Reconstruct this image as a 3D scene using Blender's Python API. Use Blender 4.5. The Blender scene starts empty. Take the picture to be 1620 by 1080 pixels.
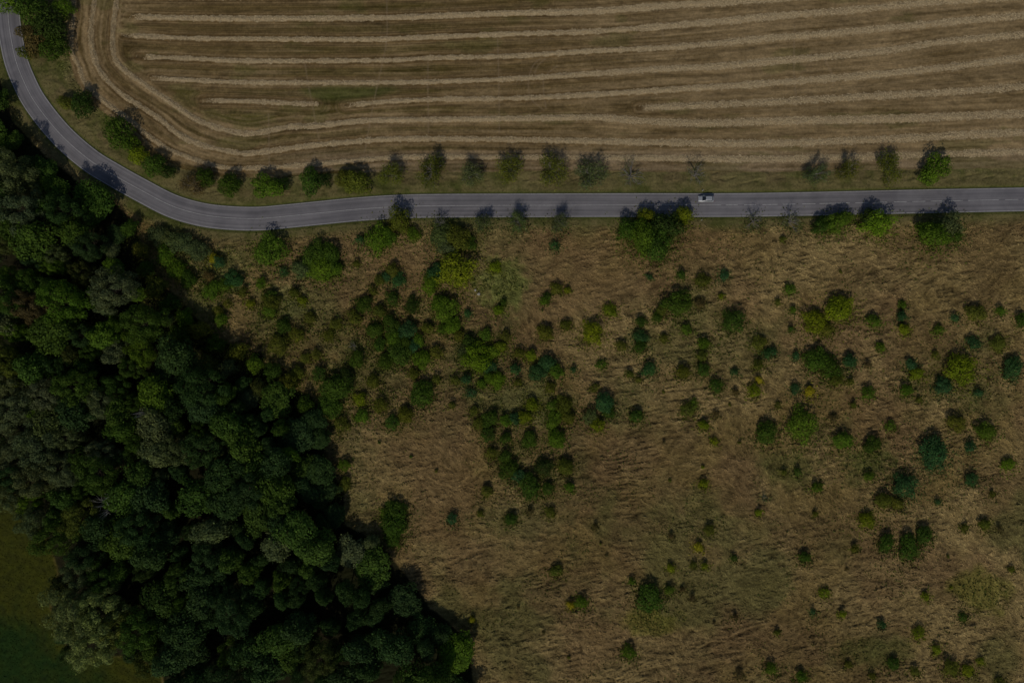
import bpy, math, random
import numpy as np
from mathutils import Vector

# ------------------------------------------------------------------ camera, sky, sun, exposure
S = 300.0 / 1620.0          # metres on the ground per photograph pixel
CAMZ = 200.0
sc = bpy.context.scene
COL = sc.collection
cam_d = bpy.data.cameras.new("camera"); cam = bpy.data.objects.new("camera", cam_d); COL.objects.link(cam)
cam_d.sensor_width = 36; cam_d.lens = 24; cam_d.clip_end = 3000; cam_d.clip_start = 1
cam.location = (0, 0, CAMZ); cam.rotation_euler = (0, 0, 0)
sc.camera = cam
SUN_EL = math.radians(44); SUN_DIR = math.radians(13)     # shadows fall up the picture, a little to the right
w = bpy.data.worlds.new("World"); sc.world = w; w.use_nodes = True
nt = w.node_tree; nt.nodes.clear()
sky = nt.nodes.new('ShaderNodeTexSky'); sky.sky_type = 'NISHITA'; sky.sun_disc = False
sky.sun_elevation = SUN_EL; sky.sun_rotation = math.radians(180) + SUN_DIR
bg = nt.nodes.new('ShaderNodeBackground'); bg.inputs[1].default_value = 0.105
wo = nt.nodes.new('ShaderNodeOutputWorld')
nt.links.new(sky.outputs[0], bg.inputs[0]); nt.links.new(bg.outputs[0], wo.inputs[0])
sun_d = bpy.data.lights.new("sun", 'SUN'); sun_d.energy = 4.0; sun_d.angle = math.radians(0.5); sun_d.color = (1, .93, .80)
sun = bpy.data.objects.new("sun", sun_d); COL.objects.link(sun)
sv = Vector((-math.sin(SUN_DIR)*math.cos(SUN_EL), -math.cos(SUN_DIR)*math.cos(SUN_EL), math.sin(SUN_EL)))
sun.rotation_euler = sv.to_track_quat('Z', 'Y').to_euler(); sun.location = sv*300
sc.render.engine = 'CYCLES'
sc.view_settings.view_transform = 'Standard'; sc.view_settings.look = 'None'
sc.view_settings.gamma = 1; sc.view_settings.exposure = -1.2

def W(px, py, z=0.0):
    k = S*(CAMZ-z)/CAMZ
    return ((px-810)*k, (540-py)*k)

# ------------------------------------------------------------------ helpers
def link(o, parent=None):
    COL.objects.link(o)
    if parent: o.parent = parent
    return o
def tag(o, label=None, cat=None, group=None, kind=None):
    if label: o['label'] = label
    if cat: o['category'] = cat
    if group: o['group'] = group
    if kind: o['kind'] = kind
    return o
def npmesh(name, V, F, mats, mi=None, smooth=False):
    """V (n,3), F (m,k) numpy"""
    V = np.asarray(V, np.float32); F = np.asarray(F, np.int32); k = F.shape[1]
    me = bpy.data.meshes.new(name)
    me.vertices.add(len(V)); me.vertices.foreach_set('co', V.ravel())
    me.loops.add(F.size); me.loops.foreach_set('vertex_index', F.ravel())
    me.polygons.add(len(F)); me.polygons.foreach_set('loop_start', np.arange(0, F.size, k, dtype=np.int32))
    me.polygons.foreach_set('loop_total', np.full(len(F), k, np.int32))
    if smooth: me.polygons.foreach_set('use_smooth', np.ones(len(F), bool))
    for m in mats: me.materials.append(m)
    if mi is not None: me.polygons.foreach_set('material_index', np.asarray(mi, np.int32))
    me.update(calc_edges=True)
    return me
def newobj(name, me, parent=None):
    return link(bpy.data.objects.new(name, me), parent)
def hsh(ix, iy, seed):
    h = (ix.astype(np.int64)*374761393 + iy.astype(np.int64)*668265263 + seed*1442695041) & 0x7fffffff
    h = ((h ^ (h >> 13))*1274126177) & 0x7fffffff
    h = (h ^ (h >> 16)) & 0xffff
    return h/65535.0
def vn(x, y, sx, sy=None, seed=0):
    sy = sy or sx
    u = x/sx; v = y/sy; iu = np.floor(u); iv = np.floor(v); fu = u-iu; fv = v-iv
    fu = fu*fu*(3-2*fu); fv = fv*fv*(3-2*fv)
    a = hsh(iu, iv, seed); b = hsh(iu+1, iv, seed); c = hsh(iu, iv+1, seed); d = hsh(iu+1, iv+1, seed)
    return (a*(1-fu)+b*fu)*(1-fv)+(c*(1-fu)+d*fu)*fv
def fbm(x, y, s, o=4, seed=0):
    t = 0; a = 1; n = 0
    for i in range(o):
        t = t + a*vn(x, y, s/2**i, None, seed+i*17); n += a; a *= .55
    return t/n
def sst(a, b, x):
    t = np.clip((x-a)/(b-a), 0, 1); return t*t*(3-2*t)
def spline(P, n=10):
    P = [np.array(p, float) for p in P]
    Q = [2*P[0]-P[1]]+P+[2*P[-1]-P[-2]]; out = []
    for i in range(1, len(Q)-2):
        p0, p1, p2, p3 = Q[i-1:i+3]
        for j in range(n):
            t = j/n
            out.append(.5*((2*p1)+(-p0+p2)*t+(2*p0-5*p1+4*p2-p3)*t*t+(-p0+3*p1-3*p2+p3)*t**3))
    out.append(P[-1]); return np.array(out)
def inpoly(x, y, P):
    r = np.zeros(x.shape, bool); n = len(P)
    for i in range(n):
        x1, y1 = P[i]; x2, y2 = P[(i+1) % n]
        if y1 == y2: continue
        c = ((y1 > y) != (y2 > y)) & (x < (x2-x1)*(y-y1)/(y2-y1)+x1)
        r ^= c
    return r

# ------------------------------------------------------------------ materials
def mat(name):
    m = bpy.data.materials.new(name); m.use_nodes = True
    n = m.node_tree; b = n.nodes['Principled BSDF']; return m, n, b
def noise(n, vec, scale, detail=4, rough=.6, dist=0.0):
    t = n.nodes.new('ShaderNodeTexNoise'); t.inputs['Scale'].default_value = scale
    t.inputs['Detail'].default_value = detail; t.inputs['Roughness'].default_value = rough
    t.inputs['Distortion'].default_value = dist
    if vec: n.links.new(vec, t.inputs['Vector'])
    return t
def ramp(n, src, pts):
    r = n.nodes.new('ShaderNodeValToRGB'); e = r.color_ramp.elements
    while len(e) < len(pts): e.new(.5)
    for i, (p, c) in enumerate(pts): e[i].position = p; e[i].color = (*c, 1) if len(c) == 3 else c
    n.links.new(src, r.inputs[0]); return r
def mulc(n, a, b, fac=1.0):
    m = n.nodes.new('ShaderNodeMix'); m.data_type = 'RGBA'; m.blend_type = 'MULTIPLY'; m.inputs[0].default_value = fac
    n.links.new(a, m.inputs[6]); n.links.new(b, m.inputs[7]); return m.outputs[2]
def simple(name, col, rough=.6, metal=0, var=.25, scale=3.0, spec=.3, coat=0):
    m, n, b = mat(name)
    tc = n.nodes.new('ShaderNodeTexCoord')
    t = noise(n, tc.outputs['Object'], scale, 5)
    lo = tuple(c*(1-var) for c in col); hi = tuple(min(1, c*(1+var)) for c in col)
    r = ramp(n, t.outputs[0], [(.3, lo), (.7, hi)])
    n.links.new(r.outputs[0], b.inputs['Base Color'])
    b.inputs['Roughness'].default_value = rough; b.inputs['Metallic'].default_value = metal
    b.inputs['Specular IOR Level'].default_value = spec; b.inputs['Coat Weight'].default_value = coat
    return m
def ground_mat(name, bump, bscale, rough=.95, dist=.5):
    m, n, b = mat(name)
    at = n.nodes.new('ShaderNodeAttribute'); at.attribute_name = 'albedo'
    tc = n.nodes.new('ShaderNodeTexCoord')
    t1 = noise(n, tc.outputs['Object'], bscale, 5, .65, dist)
    t2 = noise(n, tc.outputs['Object'], bscale*3.3, 3, .6)
    r1 = ramp(n, t1.outputs[0], [(.3, (.72, .72, .70)), (.7, (1.22, 1.2, 1.18))])
    r2 = ramp(n, t2.outputs[0], [(.3, (.82, .82, .82)), (.7, (1.14, 1.14, 1.12))])
    c = mulc(n, at.outputs['Color'], r1.outputs[0]); c = mulc(n, c, r2.outputs[0])
    n.links.new(c, b.inputs['Base Color'])
    b.inputs['Roughness'].default_value = rough; b.inputs['Specular IOR Level'].default_value = .03
    bp = n.nodes.new('ShaderNodeBump'); bp.inputs['Distance'].default_value = bump; bp.inputs['Strength'].default_value = 1
    n.links.new(t1.outputs[0], bp.inputs['Height']); n.links.new(bp.outputs[0], b.inputs['Normal'])
    return m
def strand_mat(name, col, var=.35, transl=.2):
    m, n, b = mat(name)
    g = n.nodes.new('ShaderNodeNewGeometry')
    lo = tuple(c*(1-var) for c in col); hi = tuple(min(1, c*(1+var)) for c in col)
    r = ramp(n, g.outputs['Random Per Island'], [(0, lo), (1, hi)])
    at = n.nodes.new('ShaderNodeAttribute'); at.attribute_name = 'tint'
    c = mulc(n, r.outputs[0], at.outputs['Color'])
    n.links.new(c, b.inputs['Base Color']); b.inputs['Roughness'].default_value = .8; b.inputs['Specular IOR Level'].default_value = .035
    return m
def leaf_mat(name):
    m, n, b = mat(name)
    oi = n.nodes.new('ShaderNodeObjectInfo'); g = n.nodes.new('ShaderNodeNewGeometry')
    tc = n.nodes.new('ShaderNodeTexCoord')
    r = ramp(n, g.outputs['Random Per Island'], [(0, (.55, .58, .55)), (.5, (1, 1, 1)), (1, (1.5, 1.5, 1.2))])
    c = mulc(n, oi.outputs['Color'], r.outputs[0])
    t = noise(n, tc.outputs['Object'], .55, 3)
    r2 = ramp(n, t.outputs[0], [(.35, (.75, .82, .8)), (.65, (1.22, 1.2, 1.0))])
    c = mulc(n, c, r2.outputs[0])
    n.links.new(c, b.inputs['Base Color']); b.inputs['Roughness'].default_value = .7; b.inputs['Specular IOR Level'].default_value = .06
    tr = n.nodes.new('ShaderNodeBsdfTranslucent'); n.links.new(c, tr.inputs[0])
    mx = n.nodes.new('ShaderNodeMixShader'); mx.inputs[0].default_value = .38
    n.links.new(b.outputs[0], mx.inputs[1]); n.links.new(tr.outputs[0], mx.inputs[2])
    n.links.new(mx.outputs[0], n.nodes['Material Output'].inputs[0])
    return m
M_field = ground_mat('stubble', .10, 1.6)
M_grass = ground_mat('dry_grass_mat', .30, .9, dist=1.6)
M_verge = ground_mat('verge_grass', .12, 1.4)
M_floor = ground_mat('leaf_litter', .2, .8)
M_meadow = ground_mat('meadow_grass', .12, .9)
M_straw = strand_mat('straw', (.40, .318, .195))
M_drystrand = strand_mat('dry_blades', (.31, .225, .104), .30)
M_greenstrand = strand_mat('green_blades', (1, 1, 1), .4)
M_leaf = leaf_mat('leaves')
M_bark = simple('bark', (.09, .07, .05), .9)
M_twig = simple('grey_twigs', (.20, .18, .165), .9)
M_dead = simple('dead_wood', (.34, .31, .28), .9)

def road_mat():
    m, n, b = mat('asphalt')
    tc = n.nodes.new('ShaderNodeTexCoord'); uv = n.nodes.new('ShaderNodeUVMap'); uv.uv_map = 'along'
    a = noise(n, tc.outputs['Object'], .22, 5, .6); c0 = ramp(n, a.outputs[0], [(.3, (.150, .143, .156)), (.7, (.188, .179, .192))])
    mp = n.nodes.new('ShaderNodeMapping'); mp.inputs['Scale'].default_value = (.012, 1.1, 1); n.links.new(uv.outputs[0], mp.inputs[0])
    s = noise(n, mp.outputs[0], 1.6, 4, .6); r = ramp(n, s.outputs[0], [(.35, (.80, .80, .80)), (.65, (1.16, 1.15, 1.14))])
    f = noise(n, tc.outputs['Object'], 9, 4, .7); rf = ramp(n, f.outputs[0], [(.3, (.86, .86, .86)), (.7, (1.13, 1.13, 1.13))])
    c = mulc(n, c0.outputs[0], r.outputs[0]); c = mulc(n, c, rf.outputs[0])
    sp = n.nodes.new('ShaderNodeSeparateXYZ'); n.links.new(uv.outputs[0], sp.inputs[0])
    ab = n.nodes.new('ShaderNodeMath'); ab.operation = 'ABSOLUTE'; n.links.new(sp.outputs[1], ab.inputs[0])
    dv = n.nodes.new('ShaderNodeMath'); dv.operation = 'DIVIDE'; dv.inputs[1].default_value = 3.6; n.links.new(ab.outputs[0], dv.inputs[0])
    rw = ramp(n, dv.outputs[0], [(0, (.92, .92, .92)), (.22, (1.10, 1.10, 1.09)), (.45, (.88, .88, .88)), (.66, (1.10, 1.10, 1.09)), (.85, (.95, .95, .95)), (1, (.72, .70, .66))])
    c = mulc(n, c, rw.outputs[0])
    pn = noise(n, tc.outputs['Object'], .09, 3, .7, .4); rp = ramp(n, pn.outputs[0], [(.42, (1, 1, 1)), (.58, (.84, .84, .85))]); c = mulc(n, c, rp.outputs[0])
    n.links.new(c, b.inputs['Base Color']); b.inputs['Roughness'].default_value = .85; b.inputs['Specular IOR Level'].default_value = .3
    bp = n.nodes.new('ShaderNodeBump'); bp.inputs['Distance'].default_value = .01; n.links.new(f.outputs[0], bp.inputs['Height']); n.links.new(bp.outputs[0], b.inputs['Normal'])
    return m
M_road = road_mat()
def paint_mat():
    m, n, b = mat('road_paint'); tc = n.nodes.new('ShaderNodeTexCoord')
    t = noise(n, tc.outputs['Object'], 1.2, 6, .75)
    r = ramp(n, t.outputs[0], [(.32, (.22, .215, .22)), (.60, (.38, .37, .37))])
    n.links.new(r.outputs[0], b.inputs['Base Color']); b.inputs['Roughness'].default_value = .7; return m
M_paint = paint_mat()

# ------------------------------------------------------------------ layout traced from the photograph (pixels of the 1620 x 1080 picture)
ROAD = [(22, -140), (16, -60), (13, 0), (13, 25), (16, 52), (24, 92), (36, 125), (56, 163), (95, 212), (140, 252), (180, 277), (225, 302), (270, 325), (312, 338), (352, 344), (405, 346),
        (455, 342), (505, 337), (567, 331), (630, 327), (700, 325.5), (810, 325), (1000, 324.5), (1140, 324.5), (1230, 323.5), (1375, 320.5), (1465, 318.5), (1620, 315.5), (1760, 313), (2200, 305)]
road_px = spline(ROAD, 12)
ROWS = [
 [(117, -20), (117, 25), (114, 50), (114, 80), (125, 105), (135, 132), (160, 157), (207, 192), (237, 217), (275, 240), (325, 258), (362, 266), (405, 266), (470, 262), (530, 257), (600, 251), (680, 248), (810, 249), (1010, 250), (1215, 252), (1340, 249), (1465, 245), (1620, 240), (1750, 236)],
 [(152, -20), (150, 0), (144, 50), (147, 82), (160, 115), (190, 147), (225, 170), (255, 190), (282, 212), (320, 230), (375, 242), (405, 242), (480, 232), (555, 225), (630, 220), (810, 221), (1010, 225), (1215, 227), (1340, 223), (1465, 217), (1540, 213), (1620, 210), (1750, 204)],
 [(187, -20), (185, 0), (179, 50), (180, 85), (192, 107), (237, 140), (275, 165), (307, 187), (337, 200), (375, 210), (405, 211), (460, 201), (505, 199), (567, 192), (630, 190), (810, 188), (935, 186), (1010, 191), (1110, 195), (1215, 192), (1415, 188), (1620, 180), (1750, 175)],
 [(203, 27), (300, 29), (405, 30), (580, 29), (680, 26), (810, 21), (935, 18), (1060, 9), (1185, 1), (1300, -8), (1500, -24)],
 [(195, 56), (300, 61), (405, 62), (580, 63), (655, 60), (810, 54), (935, 50), (1060, 41), (1215, 27), (1340, 17), (1465, 5), (1620, -6), (1750, -16)],
 [(218, 90), (300, 93), (405, 97), (605, 96), (680, 92), (810, 89), (935, 81), (1060, 75), (1215, 61), (1340, 51), (1465, 39), (1620, 25), (1750, 14)],
 [(240, 124), (320, 128), (405, 131), (605, 131), (705, 129), (810, 125), (935, 117), (1035, 110), (1135, 105), (1215, 98), (1390, 82), (1490, 67), (1620, 55), (1750, 44)],
 [(320, 159), (360, 160), (405, 161), (460, 164), (501, 165)],
 [(547, 167), (630, 160), (720, 157), (810, 156), (935, 150), (1060, 142), (1215, 132), (1365, 120), (1490, 108), (1620, 92), (1750, 82)],
 [(1010, 171), (1100, 167), (1215, 162), (1390, 152), (1515, 145), (1620, 137), (1750, 128)],
 [(200, -4), (330, -3), (500, -4), (680, -8), (810, -14)],
]
ROWW = [3.4, 4.0, 4.2, 4.2, 3.6, 3.4, 3.4, 3.4, 3.4, 3.6, 3]
FIELD = [(104, -200), (106, 0), (107, 80), (118, 125), (148, 165), (198, 206), (238, 242), (290, 268), (350, 280), (430, 282), (520, 275), (600, 272), (900, 271), (1215, 272), (1400, 269), (1900, 262), (1900, -200)]
WOOD = [(-100, 60), (0, 125), (20, 190), (75, 250), (130, 292), (172, 312), (212, 350), (222, 385), (250, 440), (300, 492), (350, 540), (415, 560), (430, 605), (490, 622), (512, 660), (512, 720), (545, 780), (545, 830), (600, 858), (640, 905), (680, 960), (742, 1012), (762, 1200), (-100, 1200)]
MEADOW = [(-100, 735), (5, 742), (35, 800), (80, 858), (92, 905), (80, 960), (100, 1000), (110, 1042), (190, 1037), (255, 1052), (268, 1200), (-100, 1200)]

# ------------------------------------------------------------------ the ground grid
R0 = .25
gx = np.arange(-162, 162.01, R0); gy = np.arange(-112, 112.01, R0)
X, Y = np.meshgrid(gx, gy); PX = X/S+810; PY = 540-Y/S
ny, nx = X.shape
def pxdist(lines, widths=None, lim=26.0):
    D = np.full(X.shape, 99.0); TX = np.ones(X.shape); TY = np.zeros(X.shape); K = np.zeros(X.shape, int); A = np.zeros(X.shape)
    for k, L in enumerate(lines):
        acc = 0.0
        for i in range(len(L)-1):
            (x1, y1), (x2, y2) = L[i], L[i+1]
            sl = math.hypot(x2-x1, y2-y1)
            wx1, wy1 = W(min(x1, x2)-lim, max(y1, y2)+lim); wx2, wy2 = W(max(x1, x2)+lim, min(y1, y2)-lim)
            i0, i1 = np.searchsorted(gx, [wx1, wx2]); j0, j1 = np.searchsorted(gy, [wy1, wy2])
            if i1 <= i0 or j1 <= j0: acc += sl; continue
            s = np.s_[j0:j1, i0:i1]; px = PX[s]; py = PY[s]
            dx, dy = x2-x1, y2-y1; L2 = dx*dx+dy*dy
            if L2 < 1e-6: continue
            t = np.clip(((px-x1)*dx+(py-y1)*dy)/L2, 0, 1)
            d = np.hypot(px-x1-t*dx, py-y1-t*dy); b = d < D[s]
            D[s] = np.where(b, d, D[s]); l = math.sqrt(L2)
            TX[s] = np.where(b, dx/l, TX[s]); TY[s] = np.where(b, -dy/l, TY[s]); K[s] = np.where(b, k, K[s]); A[s] = np.where(b, acc+t*sl, A[s])
            acc += sl
    return D, TX, TY, K, A
rows_px = [spline(r, 5) for r in ROWS]
DR, TX, TY, KR, AR = pxdist(rows_px, lim=24)
DROAD = pxdist([road_px[::3]], lim=60)[0]
rng = np.random.default_rng(7)
def lic(U, V, steps, h, cells=1):
    N = rng.random((ny, nx)).astype(np.float32)
    acc = N.copy(); jj, ii = np.mgrid[0:ny, 0:nx].astype(np.float32)
    for sgn in (1, -1):
        x = ii.copy(); y = jj.copy()
        for k in range(steps):
            a = np.clip(y.round().astype(np.int32), 0, ny-1); b = np.clip(x.round().astype(np.int32), 0, nx-1)
            x += sgn*h*U[a, b]; y += sgn*h*V[a, b]
            a = np.clip(y.round().astype(np.int32), 0, ny-1); b = np.clip(x.round().astype(np.int32), 0, nx-1)
            acc += N[a, b]
    acc -= acc.mean(); acc /= acc.std(); return acc
infield = inpoly(PX, PY, FIELD)
# lodging direction of the long dry grass
ang = (fbm(X, Y, 34, 3, 5)-.5)*3.4 + (fbm(X, Y, 5, 2, 9)-.5)*2.8 - .15
U = np.cos(ang); V = np.sin(ang)*.8
U = np.where(infield, TX, U); V = np.where(infield, TY, V)
verge = (~infield) & (DROAD < 60) & (PY < 420) & ~inpoly(PX, PY, WOOD)
L1 = lic(U, V, 4, 1.0)                                 # strands ~4 m long, 0.25 m wide
L2 = lic(U, V, 26, 1.2)                                # long streaks for the stubble
def blur(a, n=1):
    for _ in range(n):
        a = (np.roll(a, 1, 0)+np.roll(a, -1, 0)+2*a)/4; a = (np.roll(a, 1, 1)+np.roll(a, -1, 1)+2*a)/4
    return a
L1b = blur(L1, 1); L1b /= L1b.std(); L2b = blur(L2, 2); L2b /= L2b.std(); L1c = blur(L1, 5); L1c /= L1c.std()

C = lambda r, g, b: np.array([r, g, b])[None, None, :]
def mix(a, b, t): return a*(1-t[..., None])+b*t[..., None]
n1 = fbm(X, Y, 30, 4, 1); n2 = fbm(X, Y, 9, 4, 2); n3 = fbm(X, Y, 2.2, 3, 3); n4 = fbm(X, Y, 60, 3, 4)
# stubble field
wob = (vn(AR*S, KR*40.0, 1.3, None, 21)-.5)*2.3+(vn(AR*S, KR*40.0, .45, None, 22)-.5)*1.1
Wd = np.array(ROWW)[KR]
right = sst(700, 1300, PX)
rowm = 1-sst(Wd-1.0+wob, Wd+.7+wob+right*3.0, DR)
fade = np.clip(.85+.45*(vn(AR*S, KR*40.0, 26, None, 30)-.3), 0, 1)
endf = sst(0, 26, AR+(n3-.5)*22); rowm = rowm*fade*np.where(KR >= 3, endf, 1)
head = np.clip(sst(1, 0, 0*X), 0, 1)
soil = C(.130, .085, .036)+0*X[..., None]
olive = C(.092, .069, .021); tan = C(.255, .183, .096); strawc = C(.40, .305, .178)
mid = sst(8, 14, DR)*np.where(DR > 40, 0, 1)
stripe = vn(DR*1.0+KR*31.0, AR*S*.02, 3.0, 1.0, 33)
f = mix(soil, olive+0*soil, np.clip(mid*(.45+.9*sst(.42, .62, n1))*(1-.55*right), 0, 1))
f = mix(f, tan+0*soil, np.clip(.04+.60*right + (stripe-.5)*.9*(1-.3*right) + L2b*.13+.9*(n2-.5), 0, .95))
trk = np.exp(-((DR-8.0)/1.0)**2)*.5+np.exp(-((DR-11.5)/.8)**2)*.35+np.exp(-((DR-14.5)/.8)**2)*.3
fine = vn(DR*1.0+KR*57.0, AR*S*.012, 1.3, 1.0, 35)+.35*(n3-.5); f = f*(1+.42*(fine-.5))[..., None]
f = mix(f, tan*1.05+0*soil, np.clip(trk*(.6+.8*vn(AR*S, KR*9., 14, None, 8)), 0, 1))
hd = np.clip((1-sst(190, 260, PX))*(1-sst(95, 160, PY))+.75*(KR < 3)*(1-.55*sst(330, 700, PX))*sst(20, 16, DR), 0, 1)
f = mix(f, tan*1.08+0*soil, np.clip(hd*.62*(.55+.6*L2b), 0, .85))
lowb = sst(232, 246, PY)
f = mix(f, C(.24, .18, .115)+0*soil, np.clip(lowb*.55*sst(400, 520, PX)*(.8+.3*L2b), 0, .9))
grn = sst(.63, .72, fbm(X, Y*2.2, 16, 4, 55))
f = mix(f, C(.085, .095, .022)+0*soil, grn*.32*(1-rowm))
grn2 = inpoly(PX, PY, [(470, 142), (520, 136), (640, 138), (600, 152), (545, 160), (505, 160)])
f = mix(f, C(.075, .085, .022)+0*soil, np.clip(blur(grn2.astype(float), 12), 0, 1)*.8*(1-rowm))
f = f*(1+.10*L1b[..., None]+.10*L2b[..., None])
f = mix(f, strawc*(1+.10*L1b[..., None]), np.clip(rowm*(.95-.25*right), 0, 1))
# tyre arcs crossing the rows
def arcline(pts, wd, amt, f):
    D = pxdist([spline(pts, 8)], lim=8)[0]
    return mix(f, C(.27, .20, .13)+0*f, np.exp(-(D/wd)**2)*amt)
for pts in ([(856, 92), (845, 102), (838, 118), (836, 140), (843, 160), (860, 174)], [(862, 94), (851, 104), (846, 116), (847, 112)],
            [(882, 104), (862, 122), (860, 146), (864, 172)], [(612, 0), (612, 60), (606, 96), (598, 130), (588, 180), (577, 240)],
            [(787, 60), (789, 120), (790, 210)], [(677, 96), (677, 150), (678, 210)], [(482, 96), (487, 130), (495, 170), (505, 222)],
            [(1257, 40), (1256, 110), (1260, 160)], [(1302, 90), (1317, 120), (1318, 135)], [(1046, 40), (1050, 62)], [(425, 180), (426, 245), (426, 262)]):
    f = arcline(pts, 1.1, .42, f)
# dry grassland
g = mix(C(.150, .107, .040)+0*soil, C(.205, .150, .064)+0*soil, sst(.35, .65, n2*.5+n1*.5))
g = mix(g, C(.118, .080, .036)+0*soil, np.clip(sst(.56, .72, fbm(X, Y, 14, 4, 77))*.5, 0, 1))
g = mix(g, C(.085, .085, .028)+0*soil, np.clip(sst(.50, .68, fbm(X, Y, 18, 4, 88))*.62, 0, 1))
redd = sst(.50, .66, fbm(X, Y, 22, 4, 131)); g = mix(g, C(.150, .094, .045)+0*soil, redd*.5)
crev = sst(.60, .74, vn(X*np.cos(.3)+Y*np.sin(.3)+6*n2, (Y-X*.2)*2.2+9*n1, 2.6, 1.3, 141))*sst(.35, .6, n2); g = g*(1-.30*crev[..., None])  # crevice shade put into the grass colour; the same mask sinks the ground
def patch(cx, cy, rx, ry, col, amt, g):
    d = np.hypot((PX-cx)/rx, (PY-cy)/ry)+(n2-.5)*1.3+(n3-.5)*.9
    return mix(g, col+0*g, (1-sst(.35, 1.05, d))*amt)
for cx, cy, rx, ry, c, a in [(1555, 940, 50, 45, (.12, .12, .02), .6), (1025, 985, 55, 26, (.12, .115, .02), .6), (790, 445, 55, 42, (.12, .14, .035), .75),
    (1380, 735, 60, 45, (.065, .08, .02), .7), (1260, 740, 70, 45, (.08, .085, .025), .6), (1380, 1030, 60, 30, (.075, .08, .022), .6), (1325, 870, 40, 25, (.08, .08, .028), .3),
    (930, 930, 50, 45, (.12, .078, .036), .45), (850, 850, 60, 30, (.12, .085, .036), .35), (1250, 1010, 60, 50, (.12, .08, .036), .4), (600, 590, 90, 60, (.085, .085, .028), .55),
    (560, 690, 30, 60, (.1, .09, .035), .5), (450, 480, 60, 40, (.11, .12, .04), .55), (830, 640, 90, 40, (.10, .11, .035), .6), (745, 560, 60, 60, (.10, .11, .035), .5),
    (1180, 560, 80, 60, (.085, .085, .03), .35), (1500, 610, 110, 50, (.09, .09, .03), .35), (350, 430, 60, 60, (.12, .125, .04), .6), (820, 820, 80, 40, (.09, .095, .035), .4)]:
    g = patch(cx, cy, rx, ry, C(*c), a, g)
g = g*1.16*(1+.09*L1b[..., None]+.05*L1c[..., None]+.45*(n3-.5)[..., None])
# verges
rd = DROAD
v = mix(C(.072, .085, .020)+0*soil, C(.155, .132, .056)+0*soil, np.clip(.15+sst(.25, .62, n2*.6+n3*.4)*.9, 0, 1))
v = mix(v, C(.055, .075, .014)+0*soil, (1-sst(19, 25+4*(n2-.5), rd))*.8)
v = mix(v, C(.13, .09, .05)+0*soil, sst(.55, .7, fbm(X, Y, 6, 3, 61))*.4*sst(28, 40, rd))
mow = vn(X*0+7, Y, 1, .8, 91); v = v*(1+.35*(vn(X, Y, 9, .7, 12)-.5)[..., None]+.3*(n3-.5)[..., None])
south = (PY > np.interp(PX, road_px[:, 0], road_px[:, 1])) & ~infield
blend = np.where(south, sst(26, 44, rd+(n2-.5)*14), 0.0)
gv = mix(v, g, blend)
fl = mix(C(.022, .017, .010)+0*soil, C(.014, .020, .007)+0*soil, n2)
dg = (PX*.62-(PY-960)*.79)+(n2-.5)*60
md = mix(C(.046, .050, .006)+0*soil, C(.016, .036, .008)+0*soil, np.clip(sst(30, -25, dg)*.9+(n3-.5)*.5+(n1-.5)*.4, 0, 1))*(1+.08*L1c[..., None])
inw = inpoly(PX, PY, WOOD); inm = inpoly(PX, PY, MEADOW)
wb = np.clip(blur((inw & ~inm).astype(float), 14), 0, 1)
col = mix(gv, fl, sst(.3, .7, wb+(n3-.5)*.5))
col = mix(col, md, np.clip(blur(inm.astype(float), 6), 0, 1))
fb = np.clip(blur(infield.astype(float), 3), 0, 1)
fb = sst(.35, .65, fb+(n3-.5)*.4)
col = mix(col, f, fb); col = np.clip(col, .008, .8)
# heights
Z = (n4-.5)*.5*sst(24, 60, np.minimum(rd, 60))
rough_ = (~infield) & (rd > 24) & ~inm
Z = Z + np.where(rough_, (L1b*.028+L1c*.03+(n3-.5)*.35-.22*crev)*sst(24, 40, np.minimum(rd, 60)), 0)
bump_row = np.exp(-(DR/3.2)**2)*(.20+.10*(n3-.5)+.04*L1b+.10*wob*.4)*(1-.35*right)*fade*np.where(KR >= 3, endf, 1)
Z = Z + np.where(infield, bump_row+.012*L1b, 0) + np.where(inm, .02*L1b+(n2-.5)*.3, 0)
Z = Z - .12*(1-sst(19.5, 24, rd))                       # the road bed is cut into the verge
groundZ = Z
def gz(x, y):
    i = np.clip(((np.asarray(x)+162)/R0).round().astype(int), 0, nx-1); j = np.clip(((np.asarray(y)+112)/R0).round().astype(int), 0, ny-1)
    return groundZ[j, i]
idx = np.arange(nx*ny).reshape(ny, nx)
quads = np.stack([idx[:-1, :-1], idx[:-1, 1:], idx[1:, 1:], idx[1:, :-1]], -1)
cls = np.full((ny, nx), 0)
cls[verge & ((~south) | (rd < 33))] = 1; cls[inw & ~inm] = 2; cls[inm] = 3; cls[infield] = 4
cq = cls[:-1, :-1]
P3 = np.stack([X, Y, Z], -1).reshape(-1, 3); CC = col.reshape(-1, 3)
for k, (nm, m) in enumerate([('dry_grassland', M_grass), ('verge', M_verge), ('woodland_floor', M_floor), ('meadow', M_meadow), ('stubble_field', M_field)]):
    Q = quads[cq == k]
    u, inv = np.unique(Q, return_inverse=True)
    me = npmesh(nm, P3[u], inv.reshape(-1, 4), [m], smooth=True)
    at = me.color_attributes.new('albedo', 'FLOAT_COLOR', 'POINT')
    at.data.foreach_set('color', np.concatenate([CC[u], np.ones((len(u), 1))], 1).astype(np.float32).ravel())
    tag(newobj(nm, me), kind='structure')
m_out = simple('far_ground', (.13, .10, .055), .95, var=.35, scale=.05)
q = 900
ring = [(-q, -q), (q, -q), (q, q), (-q, q), (-161.9, -111.9), (161.9, -111.9), (161.9, 111.9), (-161.9, 111.9)]
tag(newobj('ground', npmesh('ground', [(x, y, -.35) for x, y in ring], [(0, 1, 5, 4), (1, 2, 6, 5), (2, 3, 7, 6), (3, 0, 4, 7)], [m_out])), kind='structure')

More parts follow.
